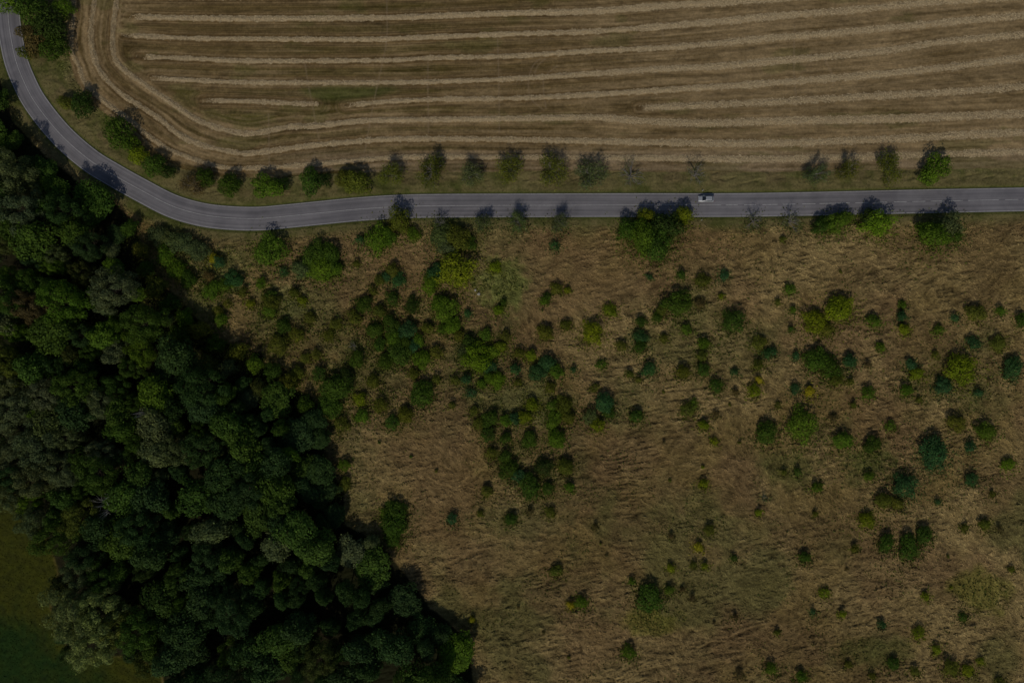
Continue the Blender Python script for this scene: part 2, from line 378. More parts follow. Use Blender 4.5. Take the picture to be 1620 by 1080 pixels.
# ------------------------------------------------------------------ road and its painted lines
road_w = np.array([W(*p) for p in road_px])
def resample(P, step):
    d = np.r_[0, np.cumsum(np.hypot(*np.diff(P, axis=0).T))]
    t = np.arange(0, d[-1], step); return np.stack([np.interp(t, d, P[:, 0]), np.interp(t, d, P[:, 1])], 1), t
RC, RT = resample(road_w, 1.0)
tan_ = np.gradient(RC, axis=0); tan_ /= np.hypot(*tan_.T)[:, None]; nor = np.stack([-tan_[:, 1], tan_[:, 0]], 1)
HW = 3.52
def strip(name, offs, z, m, i0=0, i1=None, crown=0):
    a = RC[i0:i1]; n = nor[i0:i1]; k = len(offs)
    V = np.concatenate([np.c_[a+n*o, np.full(len(a), z+crown*(1-abs(o)/HW))] for o in offs])
    L = len(a); F = []
    for j in range(k-1):
        i = np.arange(L-1); F.append(np.stack([j*L+i, (j+1)*L+i, (j+1)*L+i+1, j*L+i+1], 1)[:, ::-1])
    F = np.concatenate(F); me = npmesh(name, V, F, [m], smooth=True)
    uvl = me.uv_layers.new(name='along')
    vv = np.concatenate([np.c_[RT[i0:i1], np.full(L, o)] for o in offs])
    uvl.data.foreach_set('uv', vv[F.ravel()].astype(np.float32).ravel())
    return me
roadm = strip('road', [-HW, -2.4, -1.2, 0, 1.2, 2.4, HW], .0, M_road, crown=.05)
tag(newobj('road', roadm), kind='structure')
def rz(o): return .05*(1-abs(o)/HW)
for o in (3.28, -3.28):
    e = newobj('road_edge_line', strip('road_edge_line', [o-.085, o+.085], rz(o)+.008, M_paint)); tag(e, kind='structure')
xs = RC[:, 0]
isol = int(np.argmax(xs > W(1143, 0)[0]))
tag(newobj('road_centre_line', strip('road_centre_line', [-.08, .08], rz(0)+.006, M_paint, 0, isol)), kind='structure')
dsh = [(1148, 1167), (1177, 1196), (1206, 1230), (1238, 1258), (1269, 1290), (1296, 1344), (1353, 1374), (1384, 1403), (1414, 1434), (1443, 1464), (1472, 1494), (1501, 1523), (1531, 1580), (1590, 1611), (1618, 1640)]
V = []; F = []
for a, b in dsh:
    for px in (a, b):
        x = W(px, 0)[0]; y = np.interp(x, xs[20:], RC[20:, 1])
        V += [(x, y-.09, .058), (x, y+.09, .058)]
    k = len(V); F.append((k-4, k-2, k-1, k-3))
tag(newobj('road_centre_dashes', npmesh('road_centre_dashes', V, F, [M_paint])), kind='structure')

# ------------------------------------------------------------------ uncountable straw and grass
def strands(name, x, y, a, length, width, lift, m, tint, z0=0.0):
    n = len(x); z = gz(x, y)+z0
    ca, sa = np.cos(a), np.sin(a); L = length; 
    V = np.zeros((n, 4, 3), np.float32)
    V[:, 0] = np.c_[x-ca*L*.5+sa*width*.5, y-sa*L*.5-ca*width*.5, z]
    V[:, 1] = np.c_[x-ca*L*.5-sa*width*.5, y-sa*L*.5+ca*width*.5, z+lift*.25]
    V[:, 2] = np.c_[x+ca*L*.1-sa*width*.5, y+sa*L*.1+ca*width*.5, z+lift]
    V[:, 3] = np.c_[x+ca*L*.5, y+sa*L*.5, z+lift*.45]
    F = np.arange(n*4).reshape(-1, 4)
    me = npmesh(name, V.reshape(-1, 3), F, [m])
    at = me.color_attributes.new('tint', 'FLOAT_COLOR', 'POINT')
    t = np.repeat(np.c_[tint, np.ones(n)], 4, 0).astype(np.float32); at.data.foreach_set('color', t.ravel())
    return newobj(name, me)
def samp(n, x0=-158, x1=158, y0=-108, y1=108):
    return rng.uniform(x0, x1, n), rng.uniform(y0, y1, n)
def gi(x, y):
    return np.clip(((y+112)/R0).round().astype(int), 0, ny-1), np.clip(((x+162)/R0).round().astype(int), 0, nx-1)
x, y = samp(330000); j, i = gi(x, y)
ok = (cls[j, i] == 0) & (rd[j, i] > 27); x, y, j, i = x[ok], y[ok], j[ok], i[ok]
n = len(x); cc = col[j, i]; base = np.array([.31, .225, .104])
tint = np.clip(cc/base*1.55, .15, 1.6)
o = strands('dry_grass', x, y, ang[j, i]+rng.normal(0, .8, n), rng.uniform(.3, 1.0, n), rng.uniform(.05, .15, n), rng.uniform(.06, .28, n), M_drystrand, tint)
tag(o, 'tall tan lodged dry grass covering the open land below the road', 'dry grass', kind='stuff')
x, y = samp(900000, y0=40, y1=108); j, i = gi(x, y)
ok = infield[j, i] & (rng.random(len(x)) < np.clip(rowm[j, i]*.95, 0, 1)) & (DR[j, i] < 8); x, y, j, i = x[ok], y[ok], j[ok], i[ok]
n = len(x); aa = np.arctan2(TY[j, i], TX[j, i])
o = strands('straw', x, y, aa+rng.normal(0, .9, n), rng.uniform(.25, .7, n), rng.uniform(.04, .10, n), rng.uniform(.03, .14, n), M_straw, np.ones((n, 3))*rng.uniform(.85, 1.2, (n, 1)))
tag(o, 'pale straw lying in long swaths across the stubble field', 'straw', kind='stuff')
x, y = samp(260000); j, i = gi(x, y)
ok = (((cls[j, i] == 1) & (rd[j, i] > 18.6+1.6*rng.random(len(x)))) | (cls[j, i] == 3)); x, y, j, i = x[ok], y[ok], j[ok], i[ok]
n = len(x)
o = strands('green_grass', x, y, rng.uniform(0, 6.28, n), rng.uniform(.2, .5, n), rng.uniform(.04, .10, n), rng.uniform(.05, .2, n), M_greenstrand, np.clip(col[j, i]*1.05, 0, 1))
tag(o, 'short green grass on the road verges and lower left meadow', 'grass', kind='stuff')

# ------------------------------------------------------------------ foliage builders
def unit(v): return v/np.maximum(np.linalg.norm(v, axis=-1, keepdims=True), 1e-9)
def tube(pts, rad, seg=5):
    """tapered tube through pts -> (V, F)"""
    pts = np.array(pts, float); V = []; F = []
    for k, p in enumerate(pts):
        d = pts[min(k+1, len(pts)-1)]-pts[max(k-1, 0)]; d /= max(np.linalg.norm(d), 1e-6)
        a = np.cross(d, [0.31, .11, .93] if abs(d[2]) < .9 else [1, 0, 0]); a /= max(np.linalg.norm(a), 1e-6); b = np.cross(d, a)
        for s in range(seg):
            t = 2*math.pi*s/seg; V.append(p+(a*math.cos(t)+b*math.sin(t))*rad[k])
    for k in range(len(pts)-1):
        for s in range(seg):
            s2 = (s+1) % seg; F.append((k*seg+s, k*seg+s2, (k+1)*seg+s2, (k+1)*seg+s))
    return np.array(V), np.array(F)
def join(parts):
    V = []; F = []; n = 0
    for v, f_ in parts: V.append(v); F.append(f_+n); n += len(v)
    return np.concatenate(V), np.concatenate(F)
def crown_geo(R, Hz, zc, nl, nleaf, ls, seed, lr=(.26, .44), spread=(.4, .8), aspect=.6, jitter=.8, droop=0.0, tail=.45):
    r = np.random.default_rng(seed)
    d = unit(r.normal(size=(nl, 3))*[1, 1, .9]+[0, 0, .35])
    golden = np.arange(nl)*2.39996+r.uniform(0, 6); zz = np.linspace(.95, -.35, nl)+r.normal(0, .1, nl)
    zz = np.clip(zz, -.6, 1); rr = np.sqrt(1-np.clip(zz, -.99, .99)**2)
    d = np.c_[np.cos(golden)*rr, np.sin(golden)*rr, zz]+r.normal(0, .12, (nl, 3))
    lc = d*r.uniform(spread[0], spread[1], (nl, 1))*[R, R, Hz]; lrad = R*r.uniform(lr[0], lr[1], nl)
    prob = lrad**2; li = r.choice(nl, nleaf, p=prob/prob.sum())
    u = unit(r.normal(size=(nleaf, 3))+[0, 0, .25])
    P = lc[li]+u*(lrad[li]*(r.uniform(.72, 1.08, nleaf)+np.where(r.random(nleaf) < .12, r.uniform(.05, tail, nleaf), 0)))[:, None]*[1, 1, .85]
    # leave out leaves deep inside other lobes
    keep = np.ones(nleaf, bool)
    for k in range(nl):
        dd = np.linalg.norm((P-lc[k])/[1, 1, .85], axis=1)
        keep &= ~((dd < lrad[k]*.66) & (li != k))
    keep &= (P[:, 2]+zc > .05)
    P = P[keep]; u = u[keep]; n = len(P)
    out = unit(P*[1, 1, 1.3])
    N = unit(u*.75+out*.35+r.normal(size=(n, 3))*jitter*.55+[0, 0, .15])
    t = unit(np.cross(N, r.normal(size=(n, 3)))); b = np.cross(N, t)
    if droop: t = unit(t-np.array([0, 0, droop])); b = unit(np.cross(N, t))
    s = (ls*r.uniform(.55, 1.35, n))[:, None]
    P = P+[0, 0, zc]
    V = np.stack([P-t*s, P-b*s*aspect+t*s*.1, P+t*s, P+b*s*aspect+t*s*.1], 1).reshape(-1, 3)
    return V, np.arange(n*4).reshape(-1, 4), lc+[0, 0, zc]
def wood_geo(lc, H, r0, seed, split=.45):
    r = np.random.default_rng(seed); parts = []
    top = np.array([r.normal(0, .1), r.normal(0, .1), H*.75])
    parts.append(tube([(0, 0, -.3), (0, 0, H*.15), top*.5, top], [r0*1.25, r0, r0*.75, r0*.25], 7))
    for c in lc:
        s = top*r.uniform(split*.6, split*1.6); m_ = s*.5+c*.5+[0, 0, -.15*np.linalg.norm(c-s)]
        parts.append(tube([s, m_, c], [r0*.45, r0*.28, r0*.08], 4))
    return join(parts)
def twig_geo(R, H, r0, seed, nb=14, sub=4):
    r = np.random.default_rng(seed); parts = []; tips = []
    parts.append(tube([(0, 0, -.2), (0, 0, H*.25), (r.normal(0, .1), r.normal(0, .1), H*.45)], [r0, r0*.8, r0*.6], 6))
    for k in range(nb):
        a = k*2.4+r.uniform(-.4, .4); el = r.uniform(.25, 1.25); L = R*r.uniform(.75, 1.1)
        p0 = np.array([0, 0, H*r.uniform(.22, .45)]); dd = np.array([math.cos(a)*math.cos(el), math.sin(a)*math.cos(el), math.sin(el)*1.0])
        p2 = p0+dd*[L, L, H*.6]; p1 = (p0+p2)/2+r.normal(0, R*.06, 3)
        parts.append(tube([p0, p1, p2], [r0*.5, r0*.32, r0*.1], 4)); tips.append(p2)
        for q_ in range(sub):
            t = r.uniform(.35, .95); s = p0*(1-t)+p2*t; e = s+(unit(dd+r.normal(0, .7, 3)))*[L*.45, L*.45, H*.25]
            parts.append(tube([s, (s+e)/2+r.normal(0, R*.03, 3), e], [r0*.22, r0*.15, r0*.06], 3)); tips.append(e)
    V, F = join(parts); return V, F, np.array(tips)

# ---- prototypes: nominal radius R, height H
PROTO = {}
def proto(key, R, H, nl, nleaf, ls, seed, twig=False, zf=.56, hf=.44, trunk=True, **k):
    if twig:
        V, F, tips = twig_geo(R, H, .05*H**.7, seed)
        wm = npmesh('branches', V, F, [M_twig])
        r = np.random.default_rng(seed+5); n = nleaf; ti = r.integers(0, len(tips), n)
        P = tips[ti]*r.uniform(.7, 1.05, (n, 1))+r.normal(0, R*.13, (n, 3)); N = unit(r.normal(size=(n, 3))+[0, 0, .5]); t = unit(np.cross(N, r.normal(size=(n, 3)))); b = np.cross(N, t)
        P[:, 2] = np.maximum(P[:, 2], H*.2); s = (ls*r.uniform(.5, 1.3, n))[:, None]
        V = np.stack([P-t*s, P-b*s*.6, P+t*s, P+b*s*.6], 1).reshape(-1, 3)
        cm = npmesh('crown', V, np.arange(n*4).reshape(-1, 4), [M_leaf, M_twig])
    else:
        V, F, lc = crown_geo(R, H*hf, H*zf, nl, nleaf, ls, seed, **k)
        cm = npmesh('crown', V, F, [M_leaf, M_bark])
        V, F = wood_geo(lc, H, .035*H**.8, seed)
        wm = npmesh('trunk', V, F, [M_bark])
    PROTO.setdefault(key, []).append((cm, wm, R, H))
for s in range(5): proto('tree', 4.6, 11, 22+4*s, 7000, .27, 100+s, lr=(.22, .40), spread=(.40, .82), hf=.36)
for s in range(3): proto('pale', 5.5, 10, 44, 9500, .25, 140+s, lr=(.13, .26), spread=(.45, .98), aspect=.32, droop=.3)
for s in range(3): proto('big', 3.2, 4.3, 17, 3400, .18, 160+s, zf=.5, hf=.48, lr=(.24, .42))
for s in range(3): proto('mid', 2.0, 3.0, 12, 1650, .145, 170+s, zf=.5, hf=.5)
for s in range(4): proto('small', 1.2, 1.9, 8, 700, .115, 180+s, zf=.48, hf=.52, lr=(.3, .55), spread=(.3, .75))
for s in range(3): proto('tuft', .8, .9, 9, 600, .10, 190+s, zf=.42, hf=.45, lr=(.26, .45), spread=(.2, .6), aspect=.4, tail=.1)
for s in range(4): proto('sparse', 3.0, 5.2, 0, 3000, .14, 200+s, twig=True)
for s in range(2): proto('bare', 3.0, 5.0, 0, 500, .12, 210+s, twig=True)

# single mesh (leaves + stems) versions for shrubs too small to show parts
JOINED = {}
def joined(key, v):
    if (key, v) in JOINED: return JOINED[(key, v)]
    cm, wm, R, H = PROTO[key][v]
    def arr(me):
        a = np.zeros(len(me.vertices)*3, np.float32); me.vertices.foreach_get('co', a)
        f_ = np.zeros(len(me.loops), np.int32); me.loops.foreach_get('vertex_index', f_); return a.reshape(-1, 3), f_.reshape(-1, 4)
    a, b = arr(cm), arr(wm); V, F = join([a, b])
    me = npmesh('shrub', V, F, [M_leaf, M_twig if key in ('sparse', 'bare') else M_bark], np.r_[np.zeros(len(a[1])), np.ones(len(b[1]))])
    JOINED[(key, v)] = me; return me
COLS = {  # leaf albedo, words
 'dk': ((.054, .094, .014), 'dark green'), 'gr': ((.085, .142, .014), 'mid green'), 'br': ((.130, .195, .014), 'bright green'),
 'ol': ((.106, .114, .018), 'olive green'), 'yg': ((.160, .188, .012), 'yellow-green'), 'ye': ((.34, .29, .02), 'yellow'),
 'te': ((.044, .102, .036), 'bluish green'), 'gy': ((.092, .115, .044), 'grey-green'), 'bn': ((.110, .082, .034), 'brownish'),
 'pl': ((.098, .116, .046), 'pale grey-green'), 'dr': ((.036, .060, .013), 'very dark green'), 'wd': ((.036, .066, .018), 'deep green'),
 'wl': ((.150, .178, .052), 'pale yellowish'), 'of': ((.066, .078, .018), 'dull olive')}
random.seed(11)
ITEMS = []     # for labels: dict(obj, px, py, r, col, kindword, region, group)
def put(px, py, r, c, key=None, region='', group='', name='shrub', kindword='shrub', H=None, v=None, sx=1.0):
    """crown seen at pixel px,py with radius r pixels"""
    Rm = r*S
    if key is None: key = 'big' if Rm > 2.4 else 'mid' if Rm > 1.55 else 'small' if Rm > .75 else 'tuft'
    lst = PROTO[key]; v = random.randrange(len(lst)) if v is None else v
    cm, wm, R0_, H0 = lst[v]
    if H is None:
        H = .66*Rm+1.05 if key != 'tuft' else .9*Rm+.35
    x, y = W(px, py, H*.5)
    s = Rm/R0_*1.02; sz = H/H0
    z = float(gz(x, y))-.05
    rz_ = random.uniform(0, 6.283)
    j = random.uniform(.86, 1.16); bc = COLS[c][0]; j *= 1.0 if key in ('tree', 'pale') else 1.26; bc = (bc[0]*1.22, bc[1]*1.24, bc[2]*1.5) if key in ('tree', 'pale') else bc; colr = (bc[0]*j*random.uniform(.92, 1.08), bc[1]*j, bc[2]*j*random.uniform(.85, 1.15), 1)
    asx = random.uniform(.84, 1.2)*sx
    if r >= 15 or key in ('tree', 'pale', 'sparse', 'bare'):
        root = link(bpy.data.objects.new(name, None)); root.location = (x, y, z); root.rotation_euler = (0, 0, rz_); root.scale = (s*asx, s/asx, sz)
        root.empty_display_size = .5
        a = link(bpy.data.objects.new('crown', cm), root); a.color = colr
        b = link(bpy.data.objects.new('trunk' if key != 'bare' and key != 'sparse' else 'branches', wm), root)
    else:
        root = link(bpy.data.objects.new(name, joined(key, v))); root.location = (x, y, z); root.rotation_euler = (0, 0, rz_); root.scale = (s*asx, s/asx, sz); root.color = colr
    ITEMS.append(dict(o=root, px=px, py=py, r=r, c=c, kw=kindword, region=region, group=group, key=key))
    return root

# ---- roadside trees and hedge, field side
NV = 'on the field-side verge'
for px, py, r, c, k in [(15, 0, 24, 'gr', None), (52, 18, 26, 'dk', None), (78, 42, 28, 'dr', None), (56, 66, 22, 'bn', None), (84, 76, 22, 'dk', None), (102, 12, 16, 'gr', None), (36, 50, 12, 'bn', None), (40, 84, 12, 'ol', None)]:
    put(px, py, r, c, None, 'in the hedge between road and field at top left', 'hedge shrubs between the road bend and the field', name='hedge_shrub', kindword='hedge shrub', H=1.0*r*S+1.5)
for px, py, r, c, k in [(106, 164, 13, 'ol', None), (131, 166, 20, 'dr', None), (188, 212, 27, 'dk', None), (206, 226, 14, 'gr', None), (218, 246, 15, 'yg', None), (244, 262, 19, 'dk', None), (266, 274, 12, 'dr', None)]:
    put(px, py, r, c, k, 'between the road bend and the stubble field', 'shrubs along the inside of the road bend', name='roadside_shrub', kindword='roadside shrub', H=.9*r*S+1.6)
for px, py, r, c, k in [(305, 292, 17, 'bn', 'sparse'), (324, 282, 16, 'dk', None), (362, 293, 19, 'dk', None), (425, 296, 23, 'gr', None), (448, 292, 12, 'dr', None), (491, 286, 20, 'dk', None), (512, 284, 12, 'dr', None),
     (545, 282, 15, 'ol', None), (563, 288, 22, 'ol', 'big'), (618, 276, 17, 'ol', 'sparse'), (684, 270, 21, 'ol', 'sparse'), (745, 277, 17, 'gy', 'sparse'), (806, 269, 20, 'ol', 'sparse'), (875, 269, 22, 'ol', 'sparse'),
     (935, 275, 22, 'gy', 'sparse'), (998, 278, 20, 'gy', 'bare'), (1101, 276, 17, 'gy', 'bare'), (1290, 276, 16, 'gy', 'sparse'), (1341, 269, 15, 'ol', 'sparse'), (1406, 266, 20, 'ol', 'sparse'), (1477, 269, 25, 'gr', 'big')]:
    sp = k in ('sparse', 'bare'); r *= 1.14 if sp else 1
    put(px, py, r, c, k, 'in the row above the road', 'row of small trees along the field side of the road', name='roadside_tree', kindword='sparse roadside tree' if k == 'sparse' else 'almost bare roadside tree' if k == 'bare' else 'leafy roadside tree', H=(5.2 if sp else .8*r*S+1.8))
# ---- roadside trees, lower side
for px, py, r, c, k in [(632, 347, 20, 'ol', 'big'), (695, 352, 12, 'gy', 'bare'), (764, 352, 14, 'gy', 'sparse'), (820, 350, 16, 'gy', 'sparse'), (885, 352, 14, 'gy', 'sparse'),
     (1023, 342, 14, 'yg', None), (1081, 340, 15, 'yg', None), (994, 363, 18, 'dk', None), (1018, 374, 24, 'gr', None), (1056, 356, 24, 'dr', None), (1040, 386, 26, 'dk', None), (1193, 350, 14, 'gy', 'bare'), (1252, 350, 16, 'gy', 'bare'),
     (1299, 358, 14, 'dk', None), (1322, 352, 17, 'gr', None), (1338, 343, 12, 'gr', None), (1374, 345, 14, 'dr', None), (1389, 353, 23, 'br', None), (1464, 362, 12, 'gr', None), (1478, 370, 23, 'gr', None), (1500, 357, 22, 'gy', None), (1510, 372, 12, 'dk', None)]:
    sp = k in ('sparse', 'bare')
    put(px, py, r, c, k, 'along the lower verge of the road', 'trees and shrubs along the lower side of the road', name='roadside_tree', kindword='sparse roadside tree' if k == 'sparse' else 'almost bare roadside tree' if k == 'bare' else 'leafy roadside tree', H=(5.0 if sp else 1.0*r*S+1.9))
# ---- scrub below the bend and in the middle
SCR = """250 372 16 gy;264 377 14 gy;280 382 17 gy;297 388 17 gy;315 398 16 gy;262 405 16 gr;280 425 16 gr;298 440 14 dk;338 408 9 ye;346 414 11 te;370 442 15 te;354 451 12 gr;336 458 15 gr;330 437 9 bn;
425 395 26 gr;447 430 8 te;476 426 16 gy;496 404 22 dk;520 403 21 dk;508 424 22 gr;528 425 14 gr;569 379 8 te;598 377 22 gr;614 372 14 gr;564 417 6 ol;620 428 12 ol;611 437 9 te;630 443 12 te;600 442 9 ol;413 447 9 gr;
428 478 14 ol;478 475 8 yg;465 463 9 ol;425 492 12 gr;428 467 10 dk;384 462 8 ol;350 505 12 gr;345 490 8 ol;590 460 7 ol;395 480 8 yg;360 480 7 ol;
654 369 12 gr;698 370 19 gy;724 376 22 ol;708 391 15 gy;742 385 12 dk;722 428 30 yg;680 452 13 br;688 430 14 te;683 440 11 gr;695 480 14 gr;706 491 19 gr;716 514 14 gr;740 495 7 te;783 422 10 yg;788 490 9 br;796 478 6 dk;877 389 8 te;
881 456 10 ol;897 458 6 yg;861 475 8 gr;867 468 6 dk;862 526 13 ol;895 513 9 ol;937 526 18 yg;965 490 11 yg;768 530 11 gr;742 540 12 dk;735 556 12 gy;755 567 24 br;780 556 12 br;772 577 13 te;792 548 10 yg;787 601 13 br;773 597 10 gr;
738 600 9 te;746 620 8 te;800 532 9 ol;850 588 14 te;866 574 14 te;880 586 12 gr;815 583 9 te;840 562 10 yg;822 558 9 ol;952 575 8 gr;908 584 5 te;870 612 9 ol;940 612 7 ol;842 640 12 yg;830 660 12 yg;815 661 10 te;874 641 10 gr;876 664 14 gr;
892 640 15 ol;898 660 12 ol;956 637 16 te;934 658 12 gy;945 672 11 yg;963 652 10 dk;775 662 14 dk;800 664 10 gr;758 670 10 ol;
772 686 12 dk;800 692 10 dk;838 694 13 dk;880 694 15 gr;1007 658 12 dk;778 716 10 ol;805 742 16 dk;838 768 19 dk;860 738 15 dr;866 772 11 dk;894 738 13 ol;901 770 9 gr;800 722 11 dk;822 752 12 te;770 776 10 ol;
575 482 14 dk;600 492 11 ol;620 472 12 dk;560 502 12 ol;530 512 10 ol;592 522 13 dk;618 512 15 dk;645 522 15 te;652 482 13 dr;520 530 10 ol;490 502 10 ol;470 530 12 ol;448 515 13 dk;640 542 13 dk;662 537 10 gr;676 518 10 ol;622 536 13 gr;440 545 17 ol;
600 545 11 dk;482 566 9 ol;530 614 24 dk;522 642 20 dk;548 596 14 dr;569 632 11 yg;601 640 12 ol;565 567 13 dk;559 547 8 bare;590 602 11 ol;610 572 13 dk;632 560 19 dk;654 548 10 te;668 568 15 gr;655 592 9 ol;668 622 21 dk;572 657 12 gr;620 667 12 dk;
641 656 13 ol;540 670 12 ol;690 556 11 ol;505 590 12 dk;470 590 12 ol;500 560 9 ol;545 735 10 gr;530 776 9 ol;546 764 11 ol;626 806 16 dk;624 830 22 dk;622 852 13 dk;612 812 12 gr;715 820 9 te;808 820 11 dk;762 606 8 gr;820 605 7 ol;720 600 8 ol;690 600 8 ol;
700 520 9 gr;725 530 9 ol;750 650 8 ol;715 640 6 ol"""
def cellname(px, py):
    cx = ['left', 'centre left', 'centre', 'centre right', 'right'][min(4, int(px//324))]
    return cx
def scrub_region(px, py):
    if px < 650 and py < 470: return 'just below the road near the bend'
    if px < 700 and py < 600: return 'in the scrub between wood and open grass'
    if px < 700: return 'beside the edge of the wood'
    if py < 460: return 'in dry grass just below the road at centre'
    if py < 560: return 'near the middle of the picture'
    if py < 630: return 'just below the middle of the picture'
    if py < 700: return 'in the thicket below the middle'
    return 'in the clump under the central thicket'
def add_list(T, regf, group):
    for e in T.replace('\n', '').split(';'):
        a = e.split(); px, py, r = float(a[0]), float(a[1]), float(a[2]); c = a[3]
        if c == 'bare': put(px, py, r, 'gy', 'bare', regf(px, py), group, kindword='bare grey shrub', H=2.6); continue
        nm = 'shrub'
        put(px, py, r, c, None, regf(px, py), group, name=nm, kindword='shrub')
add_list(SCR, scrub_region, 'shrubs in the scrub below the road')
OPEN = """1078 434 8 dk;1111 443 12 ol;1146 435 9 te;1141 468 5 yg;1072 480 22 dk;1046 490 10 ol;1040 501 9 dk;1107 479 9 bn;1160 508 19 dk;1028 437 5 te;1013 532 12 te;1014 508 9 dk;1086 520 9 gr;1113 543 11 gr;1110 563 9 ol;1050 534 8 ol;983 547 9 ol;
1249 457 9 gr;1254 489 6 gr;1230 478 5 ol;1252 520 5 dk;1290 508 20 yg;1328 488 22 yg;1308 521 11 ol;1382 507 12 gr;1428 482 7 gr;1427 500 9 te;1431 520 10 yg;1511 502 7 te;1545 495 15 ol;1582 491 8 gr;1484 521 8 gr;1541 542 11 te;1580 543 13 ol;1617 506 12 dk;
1012 548 11 dk;1027 583 12 te;996 591 7 ol;1080 588 12 ol;1112 584 11 dk;1162 588 6 te;1133 609 12 dk;1200 542 12 ol;1222 556 8 te;1199 577 9 ol;1193 618 11 yg;1200 600 6 ye;1088 648 12 ol;1098 640 8 gr;1113 672 9 yg;1131 697 6 yg;1133 655 6 bn;1212 684 18 dk;1113 765 8 yg;1112 739 4 yg;
1209 786 6 bare;1163 619 5 bn;1155 640 4 ol;1213 560 8 te;1260 562 7 te;1292 568 20 dk;1312 580 19 dk;1322 600 11 ol;1344 571 12 te;1394 549 8 gr;1374 577 5 bn;1442 576 10 te;1451 591 11 yg;1434 617 11 gr;1455 632 5 ol;1520 582 25 yg;1493 611 14 te;1547 621 7 te;1603 581 17 te;1565 601 4 bn;
1258 614 9 te;1281 618 9 ye;1345 603 6 ol;1373 621 11 gr;1268 672 26 gr;1318 661 7 bn;1333 696 15 gr;1378 703 14 dk;1410 674 8 gr;1477 715 25 te;1512 668 14 ol;1560 681 16 gr;1534 706 9 te;1595 734 10 br;1537 757 11 te;1432 768 20 te;1398 791 13 ol;1420 796 10 ol;1292 770 9 gr;1483 793 5 te;
1240 746 5 ol;1261 746 7 dk;1290 812 5 ol;1375 752 8 gr;1371 822 13 yg;1402 858 13 dk;1438 863 18 dk;1462 846 14 dk;1558 829 10 ol;1526 834 7 ol;1581 836 5 bn;1273 881 10 dk;1351 866 7 ol;1304 936 8 yg;1464 943 7 yg;1505 929 4 yg;1286 966 5 te;1332 970 6 yg;1395 987 7 te;1453 1000 10 yg;
1525 976 7 dk;1481 1026 8 yg;1413 1049 11 dk;1448 1062 8 ol;1505 1056 13 ol;1531 1060 10 yg;1552 1046 6 yg;1268 1069 10 gr;1220 1056 10 gr;1342 1050 6 ol;1583 1078 8 ol;1105 864 8 ye;1061 897 7 yg;1098 893 6 ol;1115 894 6 yg;1161 882 6 dk;1122 837 9 ol;1062 847 5 bn;999 919 6 gr;
1028 944 22 dk;1059 932 8 gr;880 902 11 ol;902 956 7 ye;920 952 11 gr;995 1031 12 gr;1163 975 5 bn;942 832 5 bn;960 878 4 bn;1095 946 6 bn;1080 932 5 bn;1171 1066 7 bn;1200 810 6 yg;747 979 5 ye;870 810 9 ol;838 808 6 bn;950 860 3 ol;690 745 4 ol;760 812 5 ol;600 700 4 dk;650 722 4 dk;
640 650 5 dk;1350 640 5 ol;1230 1000 5 ol;1380 1068 5 ol;1130 985 4 bn;860 1000 4 bn;820 960 4 bn;900 1040 4 ol;1340 900 4 bn;1500 880 4 ol;1600 900 5 ol;1570 780 5 ol;1230 640 5 ol;1170 700 4 ol;1050 700 4 bn;1060 760 4 ol;980 740 3 bn;1010 600 5 ol;1050 620 4 ol;1330 430 4 ol;1238 378 5 ol;1480 560 5 ol"""
def open_region(px, py):
    cx = 'left' if px < 1000 else 'middle' if px < 1200 else 'centre right' if px < 1340 else 'right' if px < 1480 else 'far right'
    cy = 'upper' if py < 530 else 'middle' if py < 640 else 'lower middle' if py < 760 else 'lower' if py < 910 else 'bottom'
    return f'{cy} rows, {cx} of the open dry grass'
add_list(OPEN, open_region, 'shrubs scattered over the dry grassland')

# ---- woodland: every tree is its own object
def wood_region(px, py):
    cx = 'left' if px < 110 else 'centre left' if px < 230 else 'centre' if px < 360 else 'centre right' if px < 500 else 'right'
    cy = 'top' if py < 330 else 'upper' if py < 480 else 'middle' if py < 640 else 'lower middle' if py < 800 else 'lower' if py < 940 else 'bottom'
    return f'in the wood, {cy} {cx}'
WG = 'trees of the wood'
placed = []
def tree(px, py, r, c, key='tree', H=None, kw='broadleaf tree', nm='broadleaf_tree'):
    put(px, py, r, c, key, wood_region(px, py), WG, name=nm, kindword=kw, H=H or (6.0+.26*r+random.uniform(-1, 2.0)))
    placed.append((px, py, r))
for px, py, r, c in [(28, 650, 30, 'pl'), (62, 700, 34, 'pl'), (100, 740, 30, 'pl'), (20, 715, 26, 'pl'), (85, 625, 26, 'pl'), (60, 755, 28, 'pl'), (55, 485, 26, 'bn'), (130, 815, 26, 'ol'),
                     (122, 972, 38, 'wl'), (168, 962, 36, 'wl'), (158, 1012, 36, 'wl'), (18, 600, 28, 'pl'), (110, 690, 24, 'pl'), (20, 780, 24, 'gy'), (60, 820, 24, 'gy'), (12, 560, 24, 'of'), (190, 985, 30, 'ol'), (185, 460, 34, 'gy'), (165, 640, 26, 'gy'), (25, 430 + 150, 26, 'ol')]:
    tree(px, py, r, c, 'pale', kw='feathery crowned tree', nm='feathery_tree')
EDGE = "245 455 17 ol;268 480 15 dk;292 502 15 gr;315 522 16 ol;342 545 15 dk;375 556 16 ol;402 576 14 gr;432 588 15 dk;458 604 14 ol;285 530 18 dk;360 582 15 gy;410 612 14 of;482 640 14 dk;232 425 14 dk;222 395 13 ol;330 575 16 of;262 505 14 gy;205 362 13 dk"
for e in EDGE.split(';'):
    a_ = e.split(); tree(float(a_[0]), float(a_[1]), float(a_[2]), a_[3], 'big', H=4.6+random.uniform(-.4, .8), kw='low tree', nm='low_tree')
placed.append((165, 800, 26)); placed.append((222, 655, 8)); placed.append((176, 806, 12))
cand = 0; rnd = random.Random(5)
Wp = np.array(WOOD, float); 
def inside(px, py, P): return bool(inpoly(np.array([px]), np.array([py]), P)[0])
